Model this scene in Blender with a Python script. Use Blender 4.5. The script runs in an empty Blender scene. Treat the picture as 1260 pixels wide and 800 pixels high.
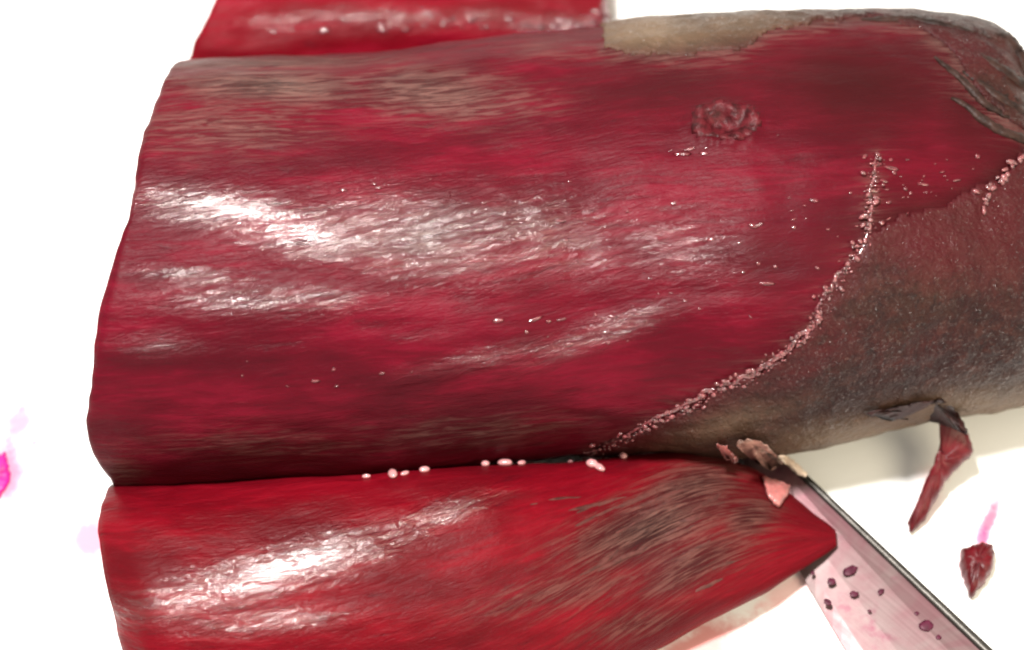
import bpy, bmesh, math, random
import numpy as np
from mathutils import Vector, Quaternion, noise

random.seed(7)
rng = np.random.default_rng(7)
S = bpy.context.scene
COL = S.collection

# ------------------------------------------------------------------ camera
ELEV = math.radians(58)
DIST = 0.46
LENS = 110.0
AIM = np.array([0.0, 0.0, 0.025])
FWD = np.array([0.0, math.cos(ELEV), -math.sin(ELEV)])
UPV = np.array([0.0, math.sin(ELEV), math.cos(ELEV)])
RGT = np.array([1.0, 0.0, 0.0])
CAM = AIM - FWD * DIST
cd = bpy.data.cameras.new('camera')
cam = bpy.data.objects.new('camera', cd)
COL.objects.link(cam)
cam.location = CAM
cam.rotation_euler = (math.pi / 2 - ELEV, 0, 0)
cd.lens = LENS
cd.sensor_width = 36
cd.clip_start = 0.01
cd.clip_end = 50
cd.dof.use_dof = True
cd.dof.focus_distance = DIST - 0.012
cd.dof.aperture_fstop = 13.0
S.camera = cam

# ------------------------------------------------------------------ light
W = bpy.data.worlds.new('World')
S.world = W
W.use_nodes = True
bg = W.node_tree.nodes['Background']
bg.inputs[0].default_value = (1.0, 0.94, 0.80, 1)
bg.inputs[1].default_value = 0.62


def area(name, loc, aim, sx, sy, power, color):
    l = bpy.data.lights.new(name, 'AREA')
    l.shape = 'ELLIPSE'
    l.size = sx
    l.size_y = sy
    l.energy = power
    l.color = color
    o = bpy.data.objects.new(name, l)
    COL.objects.link(o)
    o.location = loc
    o.rotation_euler = (Vector(aim) - Vector(loc)).to_track_quat('-Z', 'Y').to_euler()
    return o


area('kitchen_lamp', (-0.075, -0.01, 0.50), (-0.02, 0.0, 0.02), 0.070, 0.042, 4.3, (1.0, 0.97, 0.93))
area('added_warm_fill', (0.34, -0.26, 0.34), (0.03, -0.02, 0.01), 0.30, 0.24, 1.25, (1.0, 0.87, 0.62))  # added fill, no known source; lightens the shade under the skin end
vs = S.view_settings
vs.view_transform = 'Standard'
vs.look = 'None'
vs.exposure = 0.55
vs.gamma = 1.0
S.cycles.use_denoising = True
S.cycles.filter_width = 2.2
S.cycles.max_bounces = 8


# ------------------------------------------------------------------ helpers
def px_ray(px, py):
    x = (px - 630.0) / 1260.0 * 36.0 / LENS
    y = -(py - 400.0) / 1260.0 * 36.0 / LENS
    d = FWD + x * RGT + y * UPV
    return d / np.linalg.norm(d)


def at(px, py, z=0.0):
    """point of the photograph seen at height z above the board"""
    d = px_ray(px, py)
    t = (z - CAM[2]) / d[2]
    return CAM + d * t


def to_px(P):
    d = P - CAM
    k = d @ FWD
    x = (d @ RGT) / k * LENS / 36.0 * 1260.0 + 630.0
    y = -(d @ UPV) / k * LENS / 36.0 * 1260.0 + 400.0
    return x, y, k


def tag(o, label=None, cat=None, group=None, kind=None):
    for k, v in (('label', label), ('category', cat), ('group', group), ('kind', kind)):
        if v:
            o[k] = v
    return o


def mesh_obj(name, verts, faces, mat, parent=None, smooth=True, uv=None, attrs=None):
    me = bpy.data.meshes.new(name)
    me.from_pydata([tuple(map(float, v)) for v in verts], [], faces)
    if uv is not None:
        lay = me.uv_layers.new(name='grain')
        idx = np.empty(len(me.loops), dtype=np.int32)
        me.loops.foreach_get('vertex_index', idx)
        lay.data.foreach_set('uv', np.asarray(uv, dtype=np.float32)[idx].ravel())
    for an, arr in (attrs or {}).items():
        a = me.attributes.new(an, 'FLOAT', 'POINT')
        a.data.foreach_set('value', np.asarray(arr, dtype=np.float32))
    if smooth:
        me.polygons.foreach_set('use_smooth', [True] * len(me.polygons))
    me.materials.append(mat)
    me.update()
    o = bpy.data.objects.new(name, me)
    COL.objects.link(o)
    if parent:
        o.parent = parent
    return o


def empty(name, loc=(0, 0, 0)):
    o = bpy.data.objects.new(name, None)
    o.empty_display_size = 0.02
    COL.objects.link(o)
    o.location = loc
    return o


def interp(xs, ys, x, k=31):
    """smooth interpolation (pchip-like through numpy on a dense, smoothed table)"""
    xs = np.asarray(xs, float)
    ys = np.asarray(ys, float)
    g = np.linspace(xs[0], xs[-1], 801)
    v = np.interp(g, xs, ys)
    pad = np.concatenate([2 * v[0] - v[k:0:-1], v, 2 * v[-1] - v[-2:-k - 2:-1]])
    w = np.hanning(k + 2)[1:-1]
    w /= w.sum()
    v = np.convolve(pad, w, 'same')[k:-k]
    return np.interp(x, g, v)


def nz(p, scale, seed=0.0):
    return noise.noise(Vector((p[0] * scale[0] + seed, p[1] * scale[1] + seed * 1.7, p[2] * scale[2] - seed)))


def vnoise(P, scale, seed=0.0):
    P = np.asarray(P) * np.asarray(scale)[None, :] + np.array([seed, seed * 1.7, -seed])
    f = noise.noise
    return np.array([f(Vector(p)) for p in P.tolist()])


def in_poly(x, y, poly):
    ins = np.zeros(x.shape, bool)
    n = len(poly)
    for i in range(n):
        x0, y0 = poly[i]
        x1, y1 = poly[(i + 1) % n]
        c = ((y0 > y) != (y1 > y))
        with np.errstate(divide='ignore', invalid='ignore'):
            xi = (x1 - x0) * (y - y0) / (y1 - y0 + 1e-12) + x0
        ins ^= c & (x < xi)
    return ins


def polyline(pts, n):
    p = np.array(pts, float)
    d = np.concatenate([[0], np.cumsum(np.linalg.norm(np.diff(p, axis=0), axis=1))])
    t = np.linspace(0, d[-1], n)
    return np.stack([np.interp(t, d, p[:, 0]), np.interp(t, d, p[:, 1])], 1)


def spw(v, p):
    return np.sign(v) * np.abs(v) ** p


# ------------------------------------------------------------------ materials
class NT:
    def __init__(self, name):
        self.m = bpy.data.materials.new(name)
        self.m.use_nodes = True
        self.t = self.m.node_tree
        self.b = self.t.nodes['Principled BSDF']

    def n(self, typ, **kw):
        o = self.t.nodes.new(typ)
        for k, v in kw.items():
            setattr(o, k, v)
        return o

    def l(self, a, b):
        self.t.links.new(a, b)

    def val(self, sock, v):
        if hasattr(v, 'is_linked') or hasattr(v, 'links'):
            self.l(v, sock)
        else:
            sock.default_value = v

    def math(self, op, a, b=None, c=None, clamp=False):
        o = self.n('ShaderNodeMath', operation=op)
        o.use_clamp = clamp
        self.val(o.inputs[0], a)
        if b is not None:
            self.val(o.inputs[1], b)
        if c is not None:
            self.val(o.inputs[2], c)
        return o.outputs[0]

    def ramp(self, f, lo, hi, a=0.0, b=1.0):
        o = self.n('ShaderNodeMapRange', interpolation_type='SMOOTHSTEP')
        self.val(o.inputs[0], f)
        for i, v in enumerate((lo, hi, a, b)):
            o.inputs[i + 1].default_value = v
        return o.outputs[0]

    def mix(self, f, a, b):
        o = self.n('ShaderNodeMix', data_type='RGBA')
        self.val(o.inputs[0], f)
        self.val(o.inputs[6], a if not isinstance(a, tuple) else (*a, 1))
        self.val(o.inputs[7], b if not isinstance(b, tuple) else (*b, 1))
        return o.outputs[2]

    def noise(self, vec, scale=(1, 1, 1), detail=4, rough=0.55, rot=0.0, dist=0.0):
        mp = self.n('ShaderNodeMapping')
        mp.inputs['Scale'].default_value = scale
        if rot:
            m0 = self.n('ShaderNodeMapping')
            m0.inputs['Rotation'].default_value = (0, 0, rot)
            self.l(vec, m0.inputs[0])
            vec = m0.outputs[0]
        self.l(vec, mp.inputs[0])
        o = self.n('ShaderNodeTexNoise')
        self.l(mp.outputs[0], o.inputs['Vector'])
        o.inputs['Scale'].default_value = 1.0
        o.inputs['Detail'].default_value = detail
        o.inputs['Roughness'].default_value = rough
        o.inputs['Distortion'].default_value = dist
        return o.outputs['Fac']

    def uv(self):
        return self.n('ShaderNodeUVMap', uv_map='grain').outputs[0]

    def obj(self):
        return self.n('ShaderNodeTexCoord').outputs['Object']

    def attr(self, name):
        return self.n('ShaderNodeAttribute', attribute_name=name).outputs['Fac']

    def bump(self, h, strength, dist, prev=None):
        o = self.n('ShaderNodeBump')
        o.inputs['Strength'].default_value = strength
        o.inputs['Distance'].default_value = dist
        self.l(h, o.inputs['Height'])
        if prev is not None:
            self.l(prev, o.inputs['Normal'])
        return o.outputs[0]


def flesh_material(name, deep, mid, bright, rot=0.0, film_lo=(0.050, 0.022, 0.020), film_hi=(0.20, 0.105, 0.090), film_rot=0.0):
    """wet beetroot flesh: red tissue with long fibres, uneven wet gloss, thin streaky skin remnants where 'film' says so"""
    deep, mid, bright, film_lo, film_hi = (tuple(v * 0.60 for v in q) for q in (deep, mid, bright, film_lo, film_hi))
    k = NT(name)
    uv = k.uv()
    fib = k.noise(uv, (110, 700, 1), 5, 0.62, rot, 0.5)       # fibres along the piece
    fib2 = k.noise(uv, (300, 2200, 1), 4, 0.6, rot + 0.05, 0.8)
    ffib = k.noise(uv, (150, 1500, 1), 5, 0.68, film_rot, 0.9)
    big = k.noise(uv, (35, 90, 1), 4, 0.55)
    grit = k.noise(uv, (1300, 1900, 1), 3, 0.6)
    film = k.attr('film')
    wet = k.attr('wet')
    wine_shade = k.attr('wine_shade')
    c = k.mix(k.ramp(big, 0.30, 0.62), deep, mid)
    c = k.mix(k.ramp(k.math('MULTIPLY', fib, big), 0.22, 0.40), c, bright)
    c = k.mix(k.math('MULTIPLY', k.ramp(fib2, 0.60, 0.76), 0.22), c, (0.17, 0.018, 0.03))
    c = k.mix(k.math('MULTIPLY', k.ramp(fib, 0.42, 0.25), 0.6), c, (0.026, 0.0028, 0.005))
    c = k.mix(wine_shade, c, (0.027, 0.0028, 0.004))  # dark wine tone, partly shade put into the flesh colour
    ff = k.math('MULTIPLY', film, k.ramp(k.math('ADD', ffib, k.math('MULTIPLY', film, 0.45)), 0.50, 0.80), clamp=True)
    c = k.mix(ff, c, k.mix(k.ramp(ffib, 0.40, 0.64), film_lo, film_hi))
    k.l(c, k.b.inputs['Base Color'])
    r = k.math('ADD', 0.42, k.math('MULTIPLY', k.math('SUBTRACT', fib, 0.5), 0.3))
    r = k.math('SUBTRACT', r, k.math('MULTIPLY', wet, 0.27))
    r = k.math('ADD', r, k.math('MULTIPLY', film, 0.08), clamp=True)
    k.l(r, k.b.inputs['Roughness'])
    k.b.inputs['IOR'].default_value = 1.38
    k.l(k.math('ADD', 0.07, k.math('MULTIPLY', wet, 0.5)), k.b.inputs['Specular IOR Level'])
    k.b.inputs['Subsurface Weight'].default_value = 0.12
    k.b.inputs['Subsurface Radius'].default_value = (1.0, 0.12, 0.12)
    k.b.inputs['Subsurface Scale'].default_value = 0.0025
    # the film of juice is broken into long streaks; it closes up where the piece is wettest
    streak = k.noise(uv, (120, 1150, 1), 5, 0.65, rot + 0.04, 0.7)
    cover = k.ramp(k.math('ADD', streak, k.math('MULTIPLY', wet, 0.34)), 0.54, 0.74)
    k.l(k.math('MULTIPLY', cover, k.ramp(wet, 0.12, 0.55)), k.b.inputs['Coat Weight'])
    k.b.inputs['Coat Roughness'].default_value = 0.075
    k.b.inputs['Coat IOR'].default_value = 1.5
    h = k.math('ADD', k.math('MULTIPLY', fib, 0.7), k.math('MULTIPLY', fib2, 0.5))
    b = k.bump(h, 0.30, 0.0008)
    b = k.bump(k.math('MULTIPLY', ffib, film), 0.5, 0.0008, b)
    b = k.bump(grit, 0.20, 0.0003, b)
    wr = k.noise(uv, (300, 1000, 1), 4, 0.6, rot + 0.22, 0.8)
    damp = k.math('MULTIPLY', wet, k.math('SUBTRACT', 1.0, wet))
    b = k.bump(k.math('MULTIPLY', wr, damp), 0.8, 0.0030, b)
    k.l(b, k.b.inputs['Normal'])
    k.l(b, k.b.inputs['Coat Normal'])
    return k.m


def skin_material(name):
    """rough brown beetroot skin, finely speckled and damp in spots, stained red towards the peeled edge"""
    k = NT(name)
    o = k.obj()
    big = k.noise(o, (60, 45, 45), 5, 0.65)
    mot = k.noise(o, (330, 330, 330), 5, 0.7)
    fine = k.noise(o, (1900, 1900, 1900), 3, 0.6)
    dots = k.noise(o, (1150, 1150, 1150), 2, 0.5)
    red = k.attr('red')
    c = k.mix(k.ramp(big, 0.35, 0.65), (0.013, 0.0030, 0.0032), (0.026, 0.0078, 0.0052))
    c = k.mix(k.math('MULTIPLY', k.ramp(mot, 0.48, 0.68), 0.5), c, (0.044, 0.016, 0.011))
    c = k.mix(k.math('MULTIPLY', k.ramp(dots, 0.56, 0.68), 0.7), c, (0.007, 0.0025, 0.003))
    c = k.mix(k.math('MULTIPLY', red, k.ramp(k.math('ADD', mot, k.math('MULTIPLY', red, 0.5)), 0.5, 0.85), clamp=True), c, (0.042, 0.0028, 0.005))
    c = k.mix(k.math('MULTIPLY', k.attr('tan'), k.ramp(big, 0.2, 0.6, 0.6, 1.0)), c, k.mix(mot, (0.09, 0.055, 0.033), (0.20, 0.14, 0.088)))
    k.l(c, k.b.inputs['Base Color'])
    k.b.inputs['Roughness'].default_value = 0.5
    k.b.inputs['IOR'].default_value = 1.42
    k.b.inputs['Specular IOR Level'].default_value = 0.2
    k.l(k.math('MULTIPLY', k.ramp(fine, 0.52, 0.64), 0.5), k.b.inputs['Coat Weight'])
    k.b.inputs['Coat Tint'].default_value = (1.0, 0.80, 0.72, 1)
    k.b.inputs['Coat Roughness'].default_value = 0.12
    b = k.bump(mot, 0.45, 0.0010)
    b = k.bump(dots, 0.45, 0.0006, b)
    b2 = k.bump(fine, 0.3, 0.0003, b)
    k.l(b2, k.b.inputs['Normal'])
    b3 = k.bump(dots, 0.8, 0.0012, b2)
    k.l(b3, k.b.inputs['Coat Normal'])
    return k.m


def simple(name, col, rough, metal=0.0, sss=0.0, nscale=600, var=0.5, bump=0.4, coat=0.0, spec=0.5):
    k = NT(name)
    o = k.obj()
    a = k.noise(o, (nscale,) * 3, 4, 0.6)
    c = k.mix(k.ramp(a, 0.3, 0.7), tuple(v * (1 - var * 0.6) for v in col), tuple(min(1, v * (1 + var * 0.6)) for v in col))
    k.l(c, k.b.inputs['Base Color'])
    k.b.inputs['Roughness'].default_value = rough
    k.b.inputs['Metallic'].default_value = metal
    k.b.inputs['Coat Weight'].default_value = coat
    k.b.inputs['Specular IOR Level'].default_value = spec
    k.b.inputs['Coat Roughness'].default_value = 0.08
    if sss:
        k.b.inputs['Subsurface Weight'].default_value = sss
        k.b.inputs['Subsurface Radius'].default_value = (1, 0.15, 0.15)
        k.b.inputs['Subsurface Scale'].default_value = 0.0015
    k.l(k.bump(a, bump, 0.0006), k.b.inputs['Normal'])
    return k.m


M_MAIN = flesh_material('peeled_flesh', (0.076, 0.0035, 0.0095), (0.125, 0.0032, 0.0125), (0.172, 0.0045, 0.018))
M_FRONT = flesh_material('cut_flesh', (0.095, 0.0025, 0.006), (0.165, 0.002, 0.008), (0.22, 0.003, 0.011), rot=0.2, film_lo=(0.030, 0.008, 0.008), film_hi=(0.17, 0.080, 0.065), film_rot=0.33)
M_BACK = flesh_material('bright_flesh', (0.15, 0.003, 0.008), (0.23, 0.003, 0.012), (0.28, 0.006, 0.022))
M_SKIN = skin_material('beet_skin')
M_CROWN = simple('crown_bark', (0.020, 0.009, 0.007), 0.5, nscale=420, var=0.9, bump=0.8, spec=0.15)
M_LIP = simple('torn_edge', (0.13, 0.030, 0.035), 0.22, sss=0.2, nscale=1100, var=1.0, bump=0.8, coat=0.9)
M_FLECK = simple('wet_glint_fleck', (0.10, 0.010, 0.016), 0.2, nscale=900, var=0.6, bump=0.6, coat=1.0)
M_BEAD = simple('juice_bead', (0.45, 0.20, 0.21), 0.06, coat=1.0, var=0.2, bump=0.05)  # pale base colour paints in the white glints of the beads
M_SCAR = simple('scar_tissue', (0.048, 0.0045, 0.007), 0.45, nscale=700, var=1.0, bump=0.6, spec=0.15)
M_CHIP = simple('chip_flesh', (0.078, 0.0028, 0.006), 0.4, sss=0.1, nscale=300, var=0.6, bump=0.3, spec=0.25)
M_CHIPSKIN = simple('chip_skin', (0.020, 0.006, 0.006), 0.45, nscale=600, var=0.8, bump=0.5, spec=0.2)
M_FLAKE = simple('pale_flake', (0.32, 0.11, 0.105), 0.3, sss=0.2, nscale=500, var=0.4, bump=0.4, coat=0.4)
M_FLAKEG = simple('grey_flake', (0.24, 0.125, 0.10), 0.35, nscale=420, var=0.9, bump=0.6, coat=0.4)
M_FIBRE = simple('brown_fibre', (0.060, 0.017, 0.015), 0.5, nscale=500, var=0.6, bump=0.3, spec=0.15)
M_JUICE = simple('magenta_juice', (0.42, 0.006, 0.16), 0.3, nscale=350, var=0.6, bump=0.1)
M_DROP = simple('dark_juice_drop', (0.055, 0.007, 0.02), 0.45, nscale=600, var=0.5, bump=0.1, spec=0.2)
M_SPINE = simple('blade_spine_steel', (0.055, 0.05, 0.045), 0.4, metal=0.7, nscale=500, var=0.4, bump=0.2)  # dark base colour holds the dark reflection along the spine
M_HANDLE = simple('handle_plastic', (0.025, 0.025, 0.027), 0.4, nscale=400, var=0.3, bump=0.2)
M_RIVET = simple('rivet_steel', (0.6, 0.6, 0.6), 0.25, metal=1.0, nscale=300, var=0.1, bump=0.05)


def blade_material():
    k = NT('juice_filmed_steel')
    o = k.obj()
    film = k.ramp(k.noise(o, (70, 70, 70), 5, 0.6, 0, 0.6), 0.36, 0.62)
    streak = k.noise(o, (40, 1400, 40), 4, 0.6, 0.80)
    c = k.mix(film, (0.150, 0.105, 0.105), (0.135, 0.058, 0.068))
    c = k.mix(k.ramp(k.noise(o, (160, 160, 160), 4, 0.6), 0.6, 0.75), c, (0.13, 0.038, 0.058))
    k.l(c, k.b.inputs['Base Color'])
    k.b.inputs['Metallic'].default_value = 0.55
    k.l(k.ramp(streak, 0.3, 0.7, 0.32, 0.44), k.b.inputs['Roughness'])
    k.l(k.bump(streak, 0.03, 0.0002), k.b.inputs['Normal'])
    return k.m


M_BLADE = blade_material()


def board_material(spots):
    """white board with faint grain and pink juice stains, some with painted red bounce, at the given (x, y, rx, ry, angle, strength)"""
    k = NT('white_board')
    o = k.obj()
    warp = k.noise(o, (160, 160, 160), 5, 0.65)
    c = k.mix(k.noise(o, (8, 30, 8), 4, 0.5), (0.86, 0.865, 0.855), (0.90, 0.90, 0.895))
    for (x, y, rx, ry, ang, st, col) in spots:
        mp = k.n('ShaderNodeMapping', vector_type='TEXTURE')
        mp.inputs['Location'].default_value = (x, y, 0)
        mp.inputs['Rotation'].default_value = (0, 0, ang)
        mp.inputs['Scale'].default_value = (rx, ry, 1)
        k.l(o, mp.inputs[0])
        ln = k.n('ShaderNodeVectorMath', operation='LENGTH')
        k.l(mp.outputs[0], ln.inputs[0])
        d = k.math('ADD', ln.outputs['Value'], k.math('MULTIPLY', k.math('SUBTRACT', warp, 0.5), 1.6))
        c = k.mix(k.math('MULTIPLY', k.ramp(d, 1.0, 0.25), st), c, col)
    k.l(c, k.b.inputs['Base Color'])
    k.b.inputs['Roughness'].default_value = 0.5
    k.l(k.bump(k.noise(o, (500, 900, 500), 4, 0.6), 0.12, 0.0004), k.b.inputs['Normal'])
    return k.m


# ------------------------------------------------------------------ setting: the board
def A(px, py):
    p = at(px, py, 0.0)
    return float(p[0]), float(p[1])


PINK = (0.62, 0.07, 0.17)
MAG = (0.50, 0.015, 0.15)
RED = (0.55, 0.12, 0.11)
spots = [
    (*A(4, 585), 0.004, 0.008, 0.3, 0.75, MAG),
    (*A(5, 590), 0.007, 0.012, 0.3, 0.5, PINK),
    (*A(25, 525), 0.0035, 0.006, -0.5, 0.8, PINK),
    (*A(112, 665), 0.004, 0.006, 0.0, 0.8, PINK),
    (*A(10, 755), 0.004, 0.003, 0.0, 0.7, PINK),
    (*A(1218, 640), 0.0020, 0.006, -0.35, 1.0, (0.60, 0.12, 0.20)),
    (*A(1208, 662), 0.0018, 0.003, -0.3, 0.8, MAG),
    (*A(1180, 700), 0.003, 0.005, 0.0, 0.3, PINK),
    (*A(850, 800), 0.016, 0.0045, 0.45, 0.8, RED),  # juice stain with red bounce from the front piece painted in
    (*A(985, 722), 0.010, 0.0035, 0.6, 0.6, (0.85, 0.40, 0.40)),  # painted pink bounce under the tip of the front piece
    (*A(42, 545), 0.0012, 0.0014, 0, 0.8, PINK),
    (*A(28, 500), 0.0010, 0.002, 0, 0.6, PINK),
    (*A(12, 690), 0.003, 0.002, 0, 0.5, PINK),
    (*A(1140, 610), 0.004, 0.010, -0.4, 0.25, PINK),
]
bz = [(-3, -3, 0), (3, -3, 0), (3, 3, 0), (-3, 3, 0)]
board = mesh_obj('board', bz, [(0, 1, 2, 3)], board_material(spots), smooth=False)
tag(board, 'plain white cutting board with pink juice stains', kind='structure')


# ------------------------------------------------------------------ beetroot pieces: lofted bodies
class Body:
    pass


def section(th, n_up, flat, zc):
    c, s = np.cos(th), np.sin(th)
    Y = spw(c, 2.0 / n_up)
    up = zc + (1 - zc) * spw(np.maximum(s, 0), 2.0 / n_up)
    dn = zc - zc * np.abs(np.minimum(s, 0)) ** (2.0 / flat)
    Z = np.where(s >= 0, up, dn)
    return Y, Z


def loft(table, nu, nv, hratio, zc, n_up, flat, shear, seed, facet=0.0, kf=8, fph=0.0, tilt=None, scar=None, sm=31, lift=None, lump=1.0, end_round=0.0012):
    """table rows: px, y px of the upper outline, y px of the lower outline.  Returns the grid body."""
    t = np.array(table, float)
    # stations, denser at both ends for the rounded rims
    u = np.linspace(0, 1, nu)
    pxs = t[0, 0] + (t[-1, 0] - t[0, 0]) * u
    yt = interp(t[:, 0], t[:, 1], pxs, sm)
    yb = interp(t[:, 0], t[:, 2], pxs, sm)
    th = np.linspace(0, 2 * math.pi, nv, endpoint=False)
    Y0, Z0 = section(th, n_up, flat, zc)
    if facet:
        # flat strokes of the peeling knife: pull the outline towards a polygon
        w = 2 * math.pi / kf
        q = (np.mod(th + fph, w) - w / 2)
        f = (math.cos(w / 2) / np.cos(q))
        f = 1 - facet * (1 - f / f.max()) - facet * 0.0
        Zm = 0.45
        Y0 = Y0 * f
        Z0 = np.where(Z0 > 0.05, Zm + (Z0 - Zm) * f, Z0)
    se, ce = math.sin(ELEV), math.cos(ELEV)
    P = np.zeros((nu, nv, 3))
    tab = lambda rows, d: np.full(nu, d) if rows is None else interp([q[0] for q in rows], [q[1] for q in rows], pxs, 121)
    zb = tab(lift, 0.0)
    tl = tab(tilt, 0.0)
    hrs = tab(hratio, 1.0) if isinstance(hratio, list) else np.full(nu, float(hratio))
    yt_e, yb_e = yt.copy(), yb.copy()
    for it in range(4):                                # settle the outline heights under perspective
        for i in range(nu):
            st = at(pxs[i], yt_e[i])[1] * se
            sb = at(pxs[i], yb_e[i])[1] * se
            ct, sn_ = math.cos(tl[i]), math.sin(tl[i])
            Ya, Za = Y0 * ct - Z0 * sn_, np.maximum(Y0 * sn_ + Z0 * ct, 0.0)
            hr = hrs[i]
            unit = Ya * se + Za * hr * ce
            a = (st - sb) / (unit.max() - unit.min())
            yc = ((sb - zb[i] * ce) - a * unit.min()) / se
            yy = yc + a * Ya
            zz = zb[i] + a * hr * Za
            xm = at(pxs[i], 0.5 * (yt[i] + yb[i]), zb[i] + a * hr * 0.6)[0]
            s = yy * se + zz * ce
            sn = (s - sb) / (st - sb)                  # 0 lower outline, 1 upper outline
            P[i, :, 0] = xm + shear(sn, u[i])
            P[i, :, 1] = yy
            P[i, :, 2] = zz
        _, py_, _ = to_px(P.reshape(-1, 3))
        py_ = py_.reshape(nu, nv)
        yt_e += yt - py_.min(1)
        yb_e += yb - py_.max(1)
    cen = P.mean(axis=1, keepdims=True)
    # rounded rims at both cut ends
    L = np.abs(P[:, 0, 0] - P[0, 0, 0])
    Lr = np.abs(P[:, 0, 0] - P[-1, 0, 0])
    d = np.minimum(L, Lr)
    k = np.clip(d / end_round, 0, 1)
    sc = 1 - (1 - np.sqrt(1 - (1 - k) ** 2)) * 0.035
    P = cen + (P - cen) * sc[:, None, None]
    P[:, :, 2] = np.maximum(P[:, :, 2], 0.0004)
    b = Body()
    b.nu, b.nv, b.u, b.pxs = nu, nv, u, pxs
    b.P = P
    normals(b)
    # lumps
    F = P.reshape(-1, 3)
    dsp = vnoise(F, (45, 70, 70), seed) * 0.0011 * lump + vnoise(F, (120, 420, 420), seed + 3) * 0.00022 * lump + vnoise(F, (300, 330, 330), seed + 9) * 0.00014 * lump
    keep = np.clip(F[:, 2] / 0.003, 0, 1)
    if scar is not None:
        project(b)
        sp, _ = surf(b, *scar)
        ds = np.linalg.norm((F - sp) * np.array([0.85, 1.15, 1.0]), axis=1)
        b.ds = ds
        w = vnoise(F, (700, 700, 700), 31.0)
        dsp = dsp + np.exp(-((ds - 0.0034) / 0.0014) ** 2) * (0.0009 + 0.0011 * w) - np.exp(-(ds / 0.0022) ** 2) * (0.0016 - 0.001 * w)
    b.P = (F + b.N.reshape(-1, 3) * (dsp * keep)[:, None]).reshape(nu, nv, 3)
    b.P[:, :, 2] = np.maximum(b.P[:, :, 2], 0.0004)
    normals(b)
    arc = np.concatenate([[0], np.cumsum(np.linalg.norm(np.diff(b.P[nu // 2], axis=0), axis=1))])
    uv = np.zeros((nu, nv, 2))
    uv[:, :, 0] = b.P[:, :, 0]
    uv[:, :, 1] = arc[None, :]
    b.uv = uv.reshape(-1, 2)
    project(b)
    return b


def normals(b):
    P = b.P
    du = np.gradient(P, axis=0)
    dv = np.roll(P, -1, axis=1) - np.roll(P, 1, axis=1)
    N = np.cross(du, dv)
    N /= np.linalg.norm(N, axis=2, keepdims=True) + 1e-12
    c = P.mean(axis=1, keepdims=True)
    if (N * (P - c)).sum() < 0:
        N = -N
    b.N = N


def project(b):
    F = b.P.reshape(-1, 3)
    x, y, k = to_px(F)
    view = CAM[None, :] - F
    view /= np.linalg.norm(view, axis=1, keepdims=True)
    b.px, b.py, b.depth = x, y, k
    b.front = (b.N.reshape(-1, 3) * view).sum(1)


def surf(b, px, py):
    """point and normal of the visible side of a body under a picture point"""
    d = (b.px - px) ** 2 + (b.py - py) ** 2 + np.where(b.front > 0.02, 0, 1e9)
    i = int(np.argmin(d))
    return b.P.reshape(-1, 3)[i], b.N.reshape(-1, 3)[i]


def grid_faces(nu, nv, flip=False):
    f = []
    for i in range(nu - 1):
        for j in range(nv):
            j2 = (j + 1) % nv
            q = (i * nv + j, (i + 1) * nv + j, (i + 1) * nv + j2, i * nv + j2)
            f.append(q[::-1] if flip else q)
    return f


def body_obj(name, b, mat, parent, attrs):
    V = b.P.reshape(-1, 3)
    faces = grid_faces(b.nu, b.nv, True)
    n = len(V)
    V = np.vstack([V, b.P[0].mean(0), b.P[-1].mean(0)])
    for j in range(b.nv):
        j2 = (j + 1) % b.nv
        faces.append((n, j, j2))
        faces.append((n + 1, (b.nu - 1) * b.nv + j2, (b.nu - 1) * b.nv + j))
    uv = np.vstack([b.uv, b.uv[0], b.uv[-1]])
    at_ = {k: np.concatenate([v, [0, 0]]) for k, v in attrs.items()}
    o = mesh_obj(name, V, faces, mat, parent, True, uv, at_)
    return o


def soft_blob(b, blobs):
    """soft elliptical patches on a body, given as (px, py, rx, ry, angle, weight)"""
    r = np.zeros(len(b.px))
    for (x, y, rx, ry, ang, w) in blobs:
        c, s = math.cos(ang), math.sin(ang)
        dx, dy = b.px - x, b.py - y
        a = (dx * c + dy * s) / rx
        e = (-dx * s + dy * c) / ry
        r = np.maximum(r, w * np.exp(-(a * a + e * e) * 1.2))
    return np.where(b.front > -0.3, r, 0)


def edge_dist(b, pts):
    q = polyline(pts, 120)
    return np.min(np.hypot(b.px[:, None] - q[None, :, 0], b.py[:, None] - q[None, :, 1]), axis=1)


# ---- the large half-peeled beetroot
main_tab = [
    (128, 74, 606), (200, 71, 604), (300, 66, 600), (400, 61, 594), (500, 55, 587), (600, 47, 577), (700, 36, 563),
    (760, 24, 558), (820, 19, 556), (900, 13, 560), (980, 10, 554), (1060, 10, 537), (1140, 16, 519), (1200, 25, 508), (1235, 34, 502),
    (1262, 75, 496), (1300, 110, 488), (1360, 150, 480), (1420, 195, 445), (1470, 240, 390)]
px2m = float(at(731, 400)[0] - at(631, 400)[0]) / 100.0


def main_shear(sn, u):
    left = 100 * (sn - 0.30) + 46 * np.clip((0.16 - sn) / 0.16, 0, 1) ** 1.5 + 35 * np.clip(sn - 0.0, 0, 1) * np.clip(1 - sn, 0, 1)
    return left * px2m * (1 - u) ** 1.6


mb = loft(main_tab, 460, 330, 1.42, 0.40, 2.25, 3.2, main_shear, 1.3, facet=0.22, kf=9, fph=0.35, lump=1.0, scar=(893, 152))
F = mb.P.reshape(-1, 3)

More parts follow.
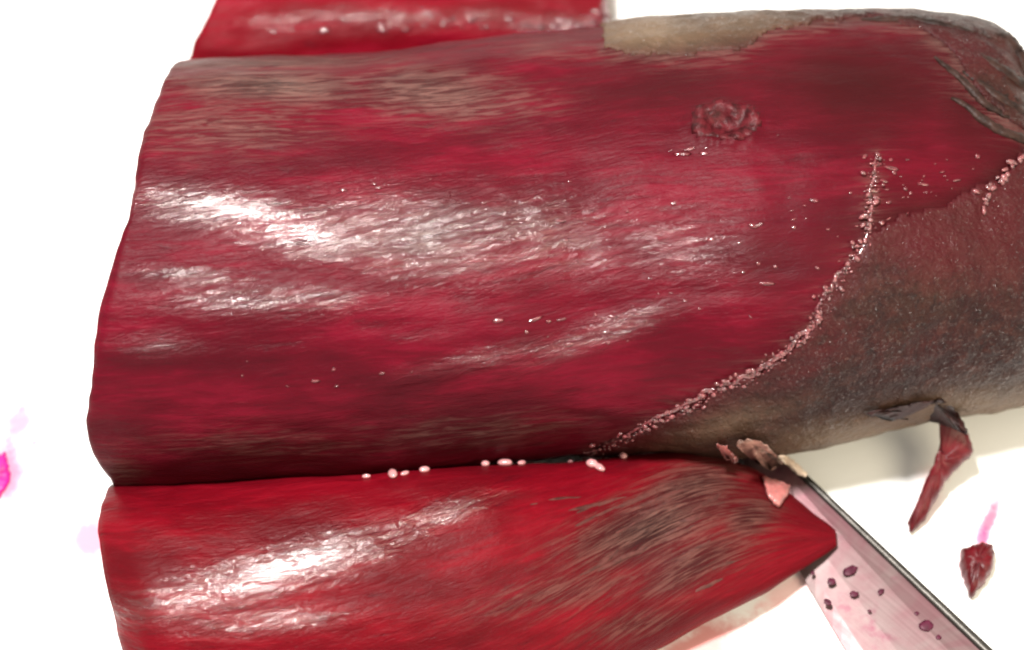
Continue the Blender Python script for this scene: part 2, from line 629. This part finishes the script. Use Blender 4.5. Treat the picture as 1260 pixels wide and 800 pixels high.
# where the brown skin is still on
lip_px = [(1077, 190), (1074, 240), (1066, 290), (1040, 335), (1014, 366), (998, 402), (958, 437), (908, 467), (858, 492), (800, 519), (752, 545), (722, 556)]
skin_poly = [(1110, 255), (1180, 235), (1235, 190), (1262, 165), (1300, 120), (1700, 0), (1700, 700), (690, 700), (705, 575)] + lip_px[::-1][0:] + [(1090, 270)]
skin_poly = [(1700, 700), (690, 700), (700, 572)] + lip_px[::-1][:-2] + [(1105, 262), (1170, 250), (1215, 225), (1262, 190), (1700, 100)]
top_poly = [(742, -60), (742, 62), (790, 68), (850, 70), (905, 62), (950, 40), (1010, 27), (1080, 22), (1130, 34), (1170, 62), (1200, 110), (1240, 150), (1275, 170), (1700, 0), (1700, -60)]
wob = vnoise(F, (180, 180, 180), 5.0) * 10 + vnoise(F, (700, 700, 700), 8.0) * 5
vx, vy = mb.px + wob, mb.py + wob * 0.7
visible = mb.front > 0.0
mask = np.where(visible, in_poly(vx, vy, skin_poly) | in_poly(vx, vy, top_poly), mb.px + wob * 2 > 745)

film = soft_blob(mb, [(330, 78, 200, 10, -0.02, 0.9), (330, 105, 170, 30, 0.05, 0.95), (540, 115, 140, 40, 0.1, 0.85), (270, 150, 150, 50, 0.0, 0.62), (500, 300, 160, 50, 0.1, 0.35),
                      (600, 530, 180, 26, -0.05, 0.45), (330, 545, 220, 26, 0.0, 0.35), (150, 580, 40, 20, 0, 0.5), (690, 60, 80, 20, 0.0, 0.5),
                      (1190, 90, 60, 40, 0.5, 0.4)])
wet = soft_blob(mb, [(290, 260, 150, 30, 0.14, 1.0), (380, 290, 110, 34, 0.14, 1.0), (330, 368, 170, 24, 0.0, 0.6), (520, 290, 160, 66, 0.12, 0.72), (670, 285, 130, 62, 0.2, 0.6), (830, 300, 120, 60, 0.2, 0.42), (240, 340, 90, 16, 0.1, 0.6), (600, 440, 120, 16, -0.2, 0.5), (740, 410, 120, 20, -0.35, 0.6), (190, 425, 60, 20, 0.0, 0.4)])
wet = np.maximum(wet, 0.05)

d_lip = edge_dist(mb, lip_px)
d_top = edge_dist(mb, top_poly[1:13])
film = np.maximum(film, 0.75 * np.exp(-d_top / 14.0) * (mb.front > -0.1))
film = np.maximum(film, 0.45 * np.exp(-d_lip / 16.0) * (mb.front > 0))
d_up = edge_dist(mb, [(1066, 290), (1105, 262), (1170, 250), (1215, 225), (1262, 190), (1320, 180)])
wine_shade = np.clip(0.9 * np.exp(-d_up / 26.0) * (mb.front > 0) + soft_blob(mb, [(1060, 105, 180, 80, 0.1, 1.0), (1190, 130, 90, 70, 0.5, 0.9), (850, 115, 170, 50, 0.0, 0.65), (900, 155, 60, 40, 0, 0.5), (400, 560, 400, 40, -0.05, 0.5)]), 0, 1)  # dark blend beside the skin; shade painted on far top facet and lower side
beet = empty('beetroot', tuple(at(650, 420)))
tag(beet, 'largest dark red beetroot piece, half peeled with brown skin left on its crown end', 'beetroot', 'beetroot pieces on the white board')


def local(parent, P):
    return np.asarray(P) - np.array(parent.location)[None, :]


def shift(o, parent):
    """keep world-built vertices in place under a parent that sits elsewhere"""
    off = np.array(parent.location)
    p = parent.parent
    while p:
        off = off + np.array(p.location)
        p = p.parent
    n = len(o.data.vertices)
    co = np.empty(n * 3)
    o.data.vertices.foreach_get('co', co)
    o.data.vertices.foreach_set('co', (co.reshape(-1, 3) - off).ravel())
    o.data.update()
    return o


flesh = shift(body_obj('flesh', mb, M_MAIN, beet, {'film': film, 'wet': wet, 'wine_shade': wine_shade}), beet)


def layer(name, b, mask, mat, parent, thick, attrs):
    """a real layer of skin over the marked part of a body, with a standing edge"""
    nu, nv = b.nu, b.nv
    V = b.P.reshape(-1, 3)
    N = b.N.reshape(-1, 3)
    mk = mask.reshape(nu, nv)
    cell = mk[:-1, :] & mk[1:, :] & np.roll(mk, -1, 1)[:-1, :] & np.roll(mk, -1, 1)[1:, :]
    used = {}
    verts, faces, src = [], [], []

    def vid(k, top):
        key = (k, top)
        if key not in used:
            used[key] = len(verts)
            verts.append(V[k] + N[k] * (tk[k] if top else -0.0004))
            src.append(k)
        return used[key]

    rough = vnoise(V, (420, 420, 420), 21.0)
    tk = thick * (1 + 0.55 * rough)
    ii, jj = np.nonzero(cell)
    cs = set(zip(ii.tolist(), jj.tolist()))
    for i, j in cs:
        j2 = (j + 1) % nv
        q = (i * nv + j, i * nv + j2, (i + 1) * nv + j2, (i + 1) * nv + j)
        faces.append(tuple(vid(k, True) for k in q))
        for (di, dj, a, c) in ((-1, 0, q[0], q[1]), (1, 0, q[2], q[3]), (0, -1, q[3], q[0]), (0, 1, q[1], q[2])):
            if (i + di, (j + dj) % nv) not in cs:
                faces.append((vid(c, True), vid(a, True), vid(a, False), vid(c, False)))
    src = np.array(src)
    return mesh_obj(name, verts, faces, mat, parent, True, b.uv[src], {k: v[src] for k, v in attrs.items()})


red = np.clip(soft_blob(mb, [(1130, 290, 120, 70, 0.4, 1.0), (1230, 260, 120, 130, 0.0, 0.9), (1000, 440, 120, 40, -0.7, 0.7), (1150, 60, 130, 40, 0.2, 0.8), (1100, 420, 150, 60, 0, 0.4)]), 0, 1)
red = np.maximum(red, np.exp(-d_lip / 34.0) * 0.95 * (mb.front > 0))
d_up = edge_dist(mb, [(1066, 290), (1105, 262), (1170, 250), (1215, 225), (1262, 190), (1320, 180)])
red = np.maximum(red, np.exp(-d_up / 45.0) * (mb.front > 0))
red = np.maximum(red, np.exp(-d_top / 12.0) * 0.7 * (mb.front > -0.1))
tan = np.clip(soft_blob(mb, [(800, 38, 110, 30, -0.05, 0.75), (900, 30, 110, 24, 0.0, 0.5), (1060, 535, 150, 24, -0.12, 0.75), (1200, 500, 120, 24, -0.12, 0.7), (900, 520, 90, 20, -0.3, 0.3)]), 0, 1)
skin = shift(layer('skin', mb, mask, M_SKIN, beet, 0.00038, {'red': red, 'tan': tan}), beet)


def blob_mesh(centres, radii, normals_, squash=0.6, seg=8, rings=5, jag=0.25, seed=1, along=None):
    r = random.Random(seed)
    V, Fc = [], []
    for c, rad, n in zip(centres, radii, normals_):
        n = Vector(n).normalized()
        t = n.orthogonal().normalized()
        if along is None:
            t.rotate(Quaternion(n, r.random() * 6.28))
            st = 1 + r.random() * 0.8
        else:
            t = (Vector(along) - n * n.dot(Vector(along))).normalized()
            t.rotate(Quaternion(n, r.gauss(0, 0.25)))
            st = 1.3 + 3.0 * r.random() ** 2
        s = n.cross(t)
        base = len(V)
        V.append(Vector(c) + n * rad * squash)
        for i in range(1, rings):
            a = math.pi * i / rings
            for j in range(seg):
                ph = 2 * math.pi * j / seg
                k = 1 + (r.random() - 0.5) * jag
                V.append(Vector(c) + (t * math.cos(ph) * st + s * math.sin(ph)) * rad * math.sin(a) * k + n * math.cos(a) * rad * squash * k)
        V.append(Vector(c) - n * rad * squash)
        for j in range(seg):
            Fc.append((base, base + 1 + j, base + 1 + (j + 1) % seg))
            for i in range(rings - 2):
                p = base + 1 + i * seg
                Fc.append((p + j, p + seg + j, p + seg + (j + 1) % seg, p + (j + 1) % seg))
            Fc.append((base + 1 + (rings - 2) * seg + j, len(V) - 1, base + 1 + (rings - 2) * seg + (j + 1) % seg))
    return V, Fc


cs, rs, ns = [], [], []
rr = random.Random(4)
for q in polyline(lip_px, 150):
    for _ in range(2):
        p, n = surf(mb, q[0] + rr.gauss(0, 4.5), q[1] + rr.gauss(0, 4.5))
        cs.append(p + n * 0.0005)
        rs.append(rr.choice((0.00012, 0.00016, 0.00022, 0.00036)) * (0.7 + 0.5 * rr.random()))
        ns.append(n)
for q in polyline([(1258, 190), (1235, 215), (1215, 240), (1200, 262)], 26):
    p, n = surf(mb, q[0] + rr.gauss(0, 4), q[1] + rr.gauss(0, 4))
    cs.append(p + n * 0.0005)
    rs.append(0.0002 + 0.0003 * rr.random())
    ns.append(n)
ridge_pts = lip_px
lip_beads = (list(cs), list(rs), list(ns))

# small wet flecks added to catch glints on flesh and skin
cs, rs, ns = [], [], []
for (x, y, sx, sy, n_) in ((960, 300, 90, 80, 26), (830, 370, 120, 40, 12), (700, 400, 90, 25, 12), (440, 225, 60, 10, 6), (700, 250, 120, 40, 8), (400, 470, 150, 20, 8), (1130, 225, 60, 25, 26), (1190, 330, 90, 80, 220), (1080, 250, 20, 60, 30), (1240, 440, 60, 30, 60), (850, 183, 26, 6, 8)):
    for _ in range(n_):
        p, n = surf(mb, rr.gauss(x, sx * 0.6), rr.gauss(y, sy * 0.6))
        cs.append(p + n * 0.0001)
        rs.append(0.00010 + 0.00024 * rr.random() ** 2.5)
        ns.append(n)
V, Fc = blob_mesh(cs, rs, ns, 0.3, 7, 4, 0.6, 8, (1, 0.12, 0))
shift(mesh_obj('glint_flecks', V, Fc, M_FLECK, beet), beet)

# side-root scar: a warty ring round a dark hollow
SC = (mb.ds + vnoise(F, (500, 500, 500), 33.0) * 0.0012) < 0.0044
shift(layer('root_scar', mb, SC & visible, M_SCAR, beet, 0.00018, {'film': film}), beet)

# leaf bases of the crown: curved ridges across the crown end
def ridge(name, pts, r0, mat, parent, body, lift=0.0, seed=0, nseg=40, ns_=8, flat=1.0):
    q = polyline(pts, nseg)
    C = [surf(body, a[0], a[1]) for a in q]
    P = np.array([c[0] + c[1] * lift for c in C])
    Nn = np.array([c[1] for c in C])
    for _ in range(3):
        P[1:-1] = (P[:-2] + P[1:-1] * 2 + P[2:]) / 4
    T = np.gradient(P, axis=0)
    V, Fc = [], []
    r = random.Random(seed)
    for i in range(nseg):
        t = Vector(T[i]).normalized()
        n = Vector(Nn[i])
        s = t.cross(n).normalized()
        n = s.cross(t)
        tap = math.sin(math.pi * (0.04 + 0.92 * i / (nseg - 1))) ** 0.6
        for j in range(ns_):
            a = 2 * math.pi * j / ns_
            rad = r0 * tap * (0.8 + 0.4 * r.random())
            V.append(Vector(P[i]) + s * math.cos(a) * rad * 1.5 + n * math.sin(a) * rad * flat)
    for i in range(nseg - 1):
        for j in range(ns_):
            j2 = (j + 1) % ns_
            Fc.append((i * ns_ + j, (i + 1) * ns_ + j, (i + 1) * ns_ + j2, i * ns_ + j2))
    Fc.append(tuple(range(ns_))[::-1])
    Fc.append(tuple((nseg - 1) * ns_ + j for j in range(ns_)))
    return shift(mesh_obj(name, V, Fc, mat, parent), parent)


for k, (pts, r0) in enumerate([
        ([(1172, 118), (1200, 140), (1235, 165), (1275, 178), (1330, 190)], 0.0006),
        ([(1185, 88), (1215, 110), (1245, 132), (1290, 150), (1340, 160)], 0.0007),
        ([(1195, 62), (1222, 80), (1250, 100), (1290, 125), (1350, 150)], 0.0009),
        ([(1222, 44), (1240, 50), (1254, 70), (1262, 90), (1275, 115)], 0.0014),
        ([(1150, 70), (1180, 95), (1212, 128), (1250, 150)], 0.0005),
        ([(1205, 105), (1235, 120), (1262, 128), (1300, 140)], 0.0005),
        ([(1060, 24), (1120, 24), (1180, 36), (1225, 50)], 0.0007)]):
    ridge('leaf_base', pts, r0, M_CROWN, beet, mb, r0 * 0.0, k)

V, Fc = blob_mesh(*lip_beads, 0.6, 7, 4, 0.5, 3)
torn = shift(mesh_obj('torn_skin_edge', V, Fc, M_LIP, beet), beet)
lipw = [(x + rr.gauss(0, 2.5), y + rr.gauss(0, 2.5)) for x, y in polyline(lip_px, 45)]
ridge('skin_rim', lipw, 0.00030, M_LIP, beet, mb, 0.0001, 77, 200, 7, 0.7)

# ---- the piece lying over the knife
front_tab = [
    (128, 596, 850), (170, 596, 890), (300, 592, 900), (450, 585, 900), (600, 573, 880), (700, 563, 850), (780, 556, 812), (850, 553, 778),
    (900, 560, 755), (950, 582, 729), (990, 618, 700), (1012, 642, 682), (1027, 654, 670)]
fr_h = [(128, 1.2), (600, 1.1), (850, 0.8), (950, 0.6), (1027, 0.5)]


def front_shear(sn, u):
    left = -52 * (sn - 0.8) - 1 + 10 * np.clip((sn - 0.85) / 0.15, 0, 1)
    return left * px2m * (1 - u) ** 4


fb = loft(front_tab, 300, 220, fr_h, 0.42, 2.15, 3.0, front_shear, 6.1, facet=0.10, kf=9, fph=0.1, sm=91,
          tilt=[(128, 0.0), (220, 0.0), (300, 0.15), (400, 0.24), (500, 0.31), (600, 0.34), (850, 0.2), (980, 0.05), (1027, 0.0)],
          lift=[(128, 0.0), (780, 0.0), (880, 0.0030), (960, 0.0034), (1027, 0.0034)], lump=0.8)
film = soft_blob(fb, [(800, 650, 130, 50, -0.35, 1.0), (850, 600, 100, 40, -0.4, 0.9), (700, 730, 150, 30, -0.15, 0.65), (860, 690, 110, 40, -0.45, 0.8), (780, 770, 90, 24, -0.2, 0.6), (920, 640, 50, 34, -0.4, 0.85)])
wet = np.maximum(soft_blob(fb, [(330, 705, 210, 34, -0.28, 1.05), (330, 765, 120, 20, -0.1, 0.7), (540, 635, 110, 20, -0.35, 0.7)]), 0.06)
front = empty('beetroot_piece', tuple(at(550, 730)))
tag(front, 'glossy red beetroot piece resting over the knife tip, streaked with brown fibres', 'beetroot', 'beetroot pieces on the white board')
shift(body_obj('flesh', fb, M_FRONT, front, {'film': film, 'wet': wet}), front)

# beads of juice in the joint between the two pieces
for k, (x, y, r) in enumerate([(452, 585, 4), (484, 582, 7), (497, 580, 4), (523, 577, 6), (598, 568, 6), (620, 565, 7), (642, 563, 5), (728, 570, 8), (738, 574, 6), (768, 560, 6), (700, 562, 3)]):
    p, n = surf(fb, x, y + 3)
    V, Fc = blob_mesh([p + n * r * px2m * 0.35], [r * px2m * 0.8], [n], 0.8, 12, 8, 0.1, k)
    shift(mesh_obj('juice_bead', V, Fc, M_BEAD, front), front)

# brown fibres lifted off the surface
fibre_src = None
for k in range(34):
    x0, y0 = rr.gauss(800, 65), rr.gauss(650, 42)
    ln = 30 + 60 * rr.random()
    sl = -0.42 + 0.12 * rr.gauss(0, 1)
    if y0 > 545 and x0 + ln < 930 and y0 + sl * ln > 570:
        ridge('fibre', [(x0, y0), (x0 + ln * 0.5, y0 + sl * ln * 0.5 + rr.gauss(0, 2)), (x0 + ln, y0 + sl * ln)], 0.00012 + 0.00016 * rr.random(), M_FIBRE, front, fb, -0.00005, k, 14, 6, 0.5)

# ---- the piece behind
back_tab = [(232, -175, 120), (300, -190, 120), (450, -200, 110), (600, -195, 100), (700, -185, 95), (748, -175, 92)]


def back_shear(sn, u):
    return (143 * (sn - 0.10)) * px2m * (1 - u) ** 2 + (-6 + 10 * sn) * px2m * u ** 4


bb = loft(back_tab, 240, 170, 0.85, 0.42, 2.3, 3.0, back_shear, 11.7, facet=0.3, kf=9, fph=0.2, lump=1.7)
film = soft_blob(bb, [(660, 20, 70, 20, 0, 0.25)])
wet = np.maximum(soft_blob(bb, [(500, 20, 180, 16, 0, 0.6), (680, 30, 80, 16, 0, 0.7), (330, 25, 60, 14, 0, 0.5)]), 0.0)
back = empty('beetroot_piece', tuple(at(490, -30)))
tag(back, 'bright red beetroot piece lying behind the half peeled beetroot', 'beetroot', 'beetroot pieces on the white board')
shift(body_obj('flesh', bb, M_BACK, back, {'film': film, 'wet': wet}), back)
cs, rs, ns = [], [], []
for k in range(90):  # flecks on the end lip, others added for sparkle
    x = 745 - abs(rr.gauss(0, 3)) if k < 22 else rr.gauss(690, 40) if k < 60 else rr.uniform(280, 730)
    y = rr.uniform(0, 42) if k < 22 else rr.gauss(38, 6) if k < 60 else rr.uniform(18, 40)
    p, n = surf(bb, min(x, 746), y)
    cs.append(p)
    rs.append(0.0002 + 0.0004 * rr.random() ** 2)
    ns.append(n)
V, Fc = blob_mesh(cs, rs, ns, 0.35, 7, 4, 0.5, 18, (1, 0, 0))
shift(mesh_obj('glint_flecks', V, Fc, M_FLECK, back), back)

# ------------------------------------------------------------------ knife
def prism(outline, z0, z1, bev=0.0):
    """closed outline (x, y) raised between z0 and z1, top rim inset by bev"""
    o = np.array(outline, float)
    n = len(o)
    c = o.mean(0)
    V = [(x, y, z0) for x, y in o]
    V += [(x, y, z1 - bev) for x, y in o]
    ins = c + (o - c) * (1 - bev / np.linalg.norm(o - c, axis=1, keepdims=True))
    V += [(x, y, z1) for x, y in ins]
    Fc = [tuple(range(n))[::-1], tuple(2 * n + i for i in range(n))]
    for i in range(n):
        j = (i + 1) % n
        Fc.append((i, j, n + j, n + i))
        Fc.append((n + i, n + j, 2 * n + j, 2 * n + i))
    return V, Fc


ZB = 0.0026
k0 = at(876, 482, ZB)[:2]
k1 = at(1215, 801, ZB)[:2]
ax = (k1 - k0) / np.linalg.norm(k1 - k0)
nrm = np.array([ax[1], -ax[0]])
if nrm[0] > 0:
    nrm = -nrm                                            # towards the cutting edge
LB = 0.150


def kp(s, w):
    return k0 + ax * s + nrm * w


knife = empty('knife', (float(kp(0.1, 0.01)[0]), float(kp(0.1, 0.01)[1]), 0.0))
tag(knife, 'steel kitchen knife with pink juice on its blade, tip tucked under a beetroot piece', 'knife')
wd = lambda s: 0.0245 * (1 - (1 - min(s / 0.105, 1.0)) ** 1.7)
ss = np.linspace(0.0, LB, 60)
V, Fc = [], []
rows = []
for s in ss:
    w = max(wd(s), 0.0006)
    row = []
    for (f, z) in ((0.0, 0.0012), (0.0, 0.0030), (0.25, 0.0029), (0.6, 0.0024), (0.86, 0.0019), (1.0, 0.0013), (0.86, 0.0010), (0.3, 0.0010)):
        p = kp(s, w * f)
        row.append(len(V))
        V.append((p[0], p[1], z))
    rows.append(row)
for a, b_ in zip(rows[:-1], rows[1:]):
    for j in range(8):
        j2 = (j + 1) % 8
        Fc.append((a[j], b_[j], b_[j2], a[j2]))
Fc.append(tuple(rows[0]))
Fc.append(tuple(rows[-1][::-1]))
shift(mesh_obj('blade', V, Fc, M_BLADE, knife, smooth=False), knife)
V, Fc = [], []
rows = []
for s in ss[2:]:
    wv = 0.0004 + 0.0007 * min(s / 0.07, 1.0)
    row = []
    for (w, z) in ((-0.0006, 0.0011), (-0.0007, 0.0028), (-0.0004, 0.0034), (wv * 0.5, 0.00355), (wv, 0.0031), (0.0001, 0.0026)):
        p = kp(s, w)
        row.append(len(V))
        V.append((p[0], p[1], z))
    rows.append(row)
for a, b_ in zip(rows[:-1], rows[1:]):
    for j in range(6):
        j2 = (j + 1) % 6
        Fc.append((a[j], b_[j], b_[j2], a[j2]))
Fc.append(tuple(rows[0]))
Fc.append(tuple(rows[-1][::-1]))
shift(mesh_obj('spine', V, Fc, M_SPINE, knife), knife)
hw = [(0.0, 0.003), (0.004, 0.0005), (0.05, 0.0), (0.09, 0.002), (0.112, 0.0), (0.118, 0.006), (0.118, 0.019), (0.112, 0.025), (0.09, 0.020), (0.05, 0.021), (0.02, 0.019), (0.0, 0.020)]
V, Fc = prism([kp(LB + s, w) for s, w in hw], 0.0005, 0.0165, 0.003)
hd = shift(mesh_obj('handle', V, Fc, M_HANDLE, knife, smooth=False), knife)
for s in (0.025, 0.055, 0.085):
    c = kp(LB + s, 0.0105)
    V, Fc = prism([(c[0] + 0.003 * math.cos(a), c[1] + 0.003 * math.sin(a)) for a in np.linspace(0, 2 * math.pi, 16, endpoint=False)], 0.0160, 0.0169, 0.0002)
    r_ = mesh_obj('rivet', V, Fc, M_RIVET, hd, smooth=False)
    shift(r_, hd)

# drops of juice on the blade
for k, (x, y, r) in enumerate([(1047, 702, 9), (1051, 731, 7), (1023, 716, 8), (1084, 728, 5), (1140, 770, 11), (1018, 741, 6), (1128, 755, 4), (1070, 752, 3), (1155, 784, 5), (1000, 705, 4)]):
    p = at(x, y, 0.0030)
    V, Fc = blob_mesh([p], [r * px2m * 0.6], [(0, 0, 1)], 0.16, 12, 6, 0.45, k + 40)
    shift(mesh_obj('juice_drop', V, Fc, M_DROP, knife), knife)


# ------------------------------------------------------------------ scraps
def top_z(x, y, fallback):
    """height of whichever beetroot piece is seen at a picture point"""
    best, z = 1e9, fallback
    for b in (mb, fb):
        d = (b.px - x) ** 2 + (b.py - y) ** 2 + np.where(b.front > 0.0, 0, 1e9)
        i = int(np.argmin(d))
        if d[i] < 40 and b.depth[i] < best:
            best, z = b.depth[i], float(b.P.reshape(-1, 3)[i][2])
    return z


def slab(name, outline_px, zf, thick, mat, label, cat, group=None, seed=0, sub=5):
    """a small cut scrap: outline traced at height zf(px, py), domed top and real thickness"""
    r = random.Random(seed)
    q = polyline(outline_px + [outline_px[0]], len(outline_px) * sub + 1)[:-1]
    n = len(q)
    c = q.mean(0)
    V, Fc = [], []
    rings = [(1.0, 0.0), (1.03, 0.35), (0.97, 0.75), (0.8, 1.0), (0.5, 1.12), (0.2, 1.15)]
    jit = [(r.gauss(0, 0.8), r.gauss(0, 0.8)) for _ in range(n)]
    org = at(c[0], c[1], 0.0)
    for (sc, h) in rings:
        for i in range(n):
            x, y = c[0] + (q[i][0] + jit[i][0] - c[0]) * sc, c[1] + (q[i][1] + jit[i][1] - c[1]) * sc
            z = zf(x, y) + h * thick * (1 + 0.07 * r.gauss(0, 1) * (1 if h > 0.3 else 0))
            p = at(x, y, zf(x, y))
            V.append((p[0] - org[0], p[1] - org[1], z))
    m = len(rings)
    for k in range(m - 1):
        for i in range(n):
            j = (i + 1) % n
            Fc.append((k * n + i, k * n + j, (k + 1) * n + j, (k + 1) * n + i))
    Fc.append(tuple(range(n))[::-1])
    Fc.append(tuple((m - 1) * n + i for i in range(n)))
    o = mesh_obj(name, V, Fc, mat)
    o.location = (float(org[0]), float(org[1]), 0.0)
    if label:
        tag(o, label, cat, group)
    return o


strip = slab('peel_strip', [(1152, 498), (1172, 508), (1190, 540), (1197, 562), (1184, 570), (1165, 592), (1148, 622), (1136, 642), (1120, 658), (1117, 652), (1130, 615), (1146, 580), (1158, 545), (1160, 525)],
             lambda x, y: 0.0004 + 0.0105 * max(0.0, (655 - y) / 150) ** 1.4, 0.0022, M_CHIP, 'narrow red strip of beetroot peel hanging from brown skin onto the board', 'peel', 'beetroot scraps', 3)
edge = slab('skin_flap', [(1068, 512), (1100, 505), (1135, 497), (1162, 494), (1178, 510), (1190, 535), (1172, 528), (1158, 520), (1125, 515), (1095, 518)],
            lambda x, y: max(top_z(x, y, 0.011), 0.011) + 0.0012, 0.0012, M_CHIPSKIN, None, None, None, 5)
edge.parent = strip
edge.location = edge.location - strip.location
slab('beetroot_chip', [(1182, 682), (1200, 676), (1222, 678), (1221, 700), (1210, 720), (1194, 738), (1186, 715), (1180, 698)], lambda x, y: 0.0003, 0.003, M_CHIP,
     'small pointed dark red beetroot chip lying alone on the white board', 'scrap', 'beetroot scraps', 9)
slab('juice_splash', [(-30, 566), (-8, 560), (2, 562), (5, 556), (10, 566), (8, 576), (13, 582), (9, 596), (4, 603), (-4, 616), (-30, 622), (-44, 592)], lambda x, y: 0.0002, 0.0004, M_JUICE,
     'magenta beetroot juice splash on the bare board beyond the cut ends', 'juice splash', None, 11)


def fsurf(dz):
    return lambda x, y: max(top_z(x, y, 0.0034), 0.0034) + dz


slab('peel_flake', [(938, 588), (955, 592), (972, 600), (966, 616), (957, 626), (945, 612)], fsurf(0.0003), 0.0009, M_FLAKE, 'pale pink triangular peel flake stuck beside the knife tip', 'flake', 'peel flakes by the knife', 13)
slab('peel_flake', [(905, 548), (925, 543), (945, 552), (962, 572), (950, 580), (925, 566)], fsurf(0.0034), 0.0014, M_FLAKEG, 'grey brown curled peel flake above the pale pink triangular flake', 'flake', 'peel flakes by the knife', 14)
slab('peel_flake', [(882, 548), (893, 553), (908, 567), (905, 572), (890, 563)], fsurf(0.0026), 0.0008, M_FLAKE, 'slim pink peel flake lying on the red piece just under brown skin', 'flake', 'peel flakes by the knife', 15)
slab('peel_flake', [(958, 562), (966, 561), (985, 577), (995, 586), (988, 588), (972, 578)], fsurf(0.0020), 0.0008, simple('white_flake', (0.75, 0.6, 0.5), 0.3, nscale=500, var=0.3), 'thin whitish peel flake lying along the dark knife spine', 'flake', 'peel flakes by the knife', 16)
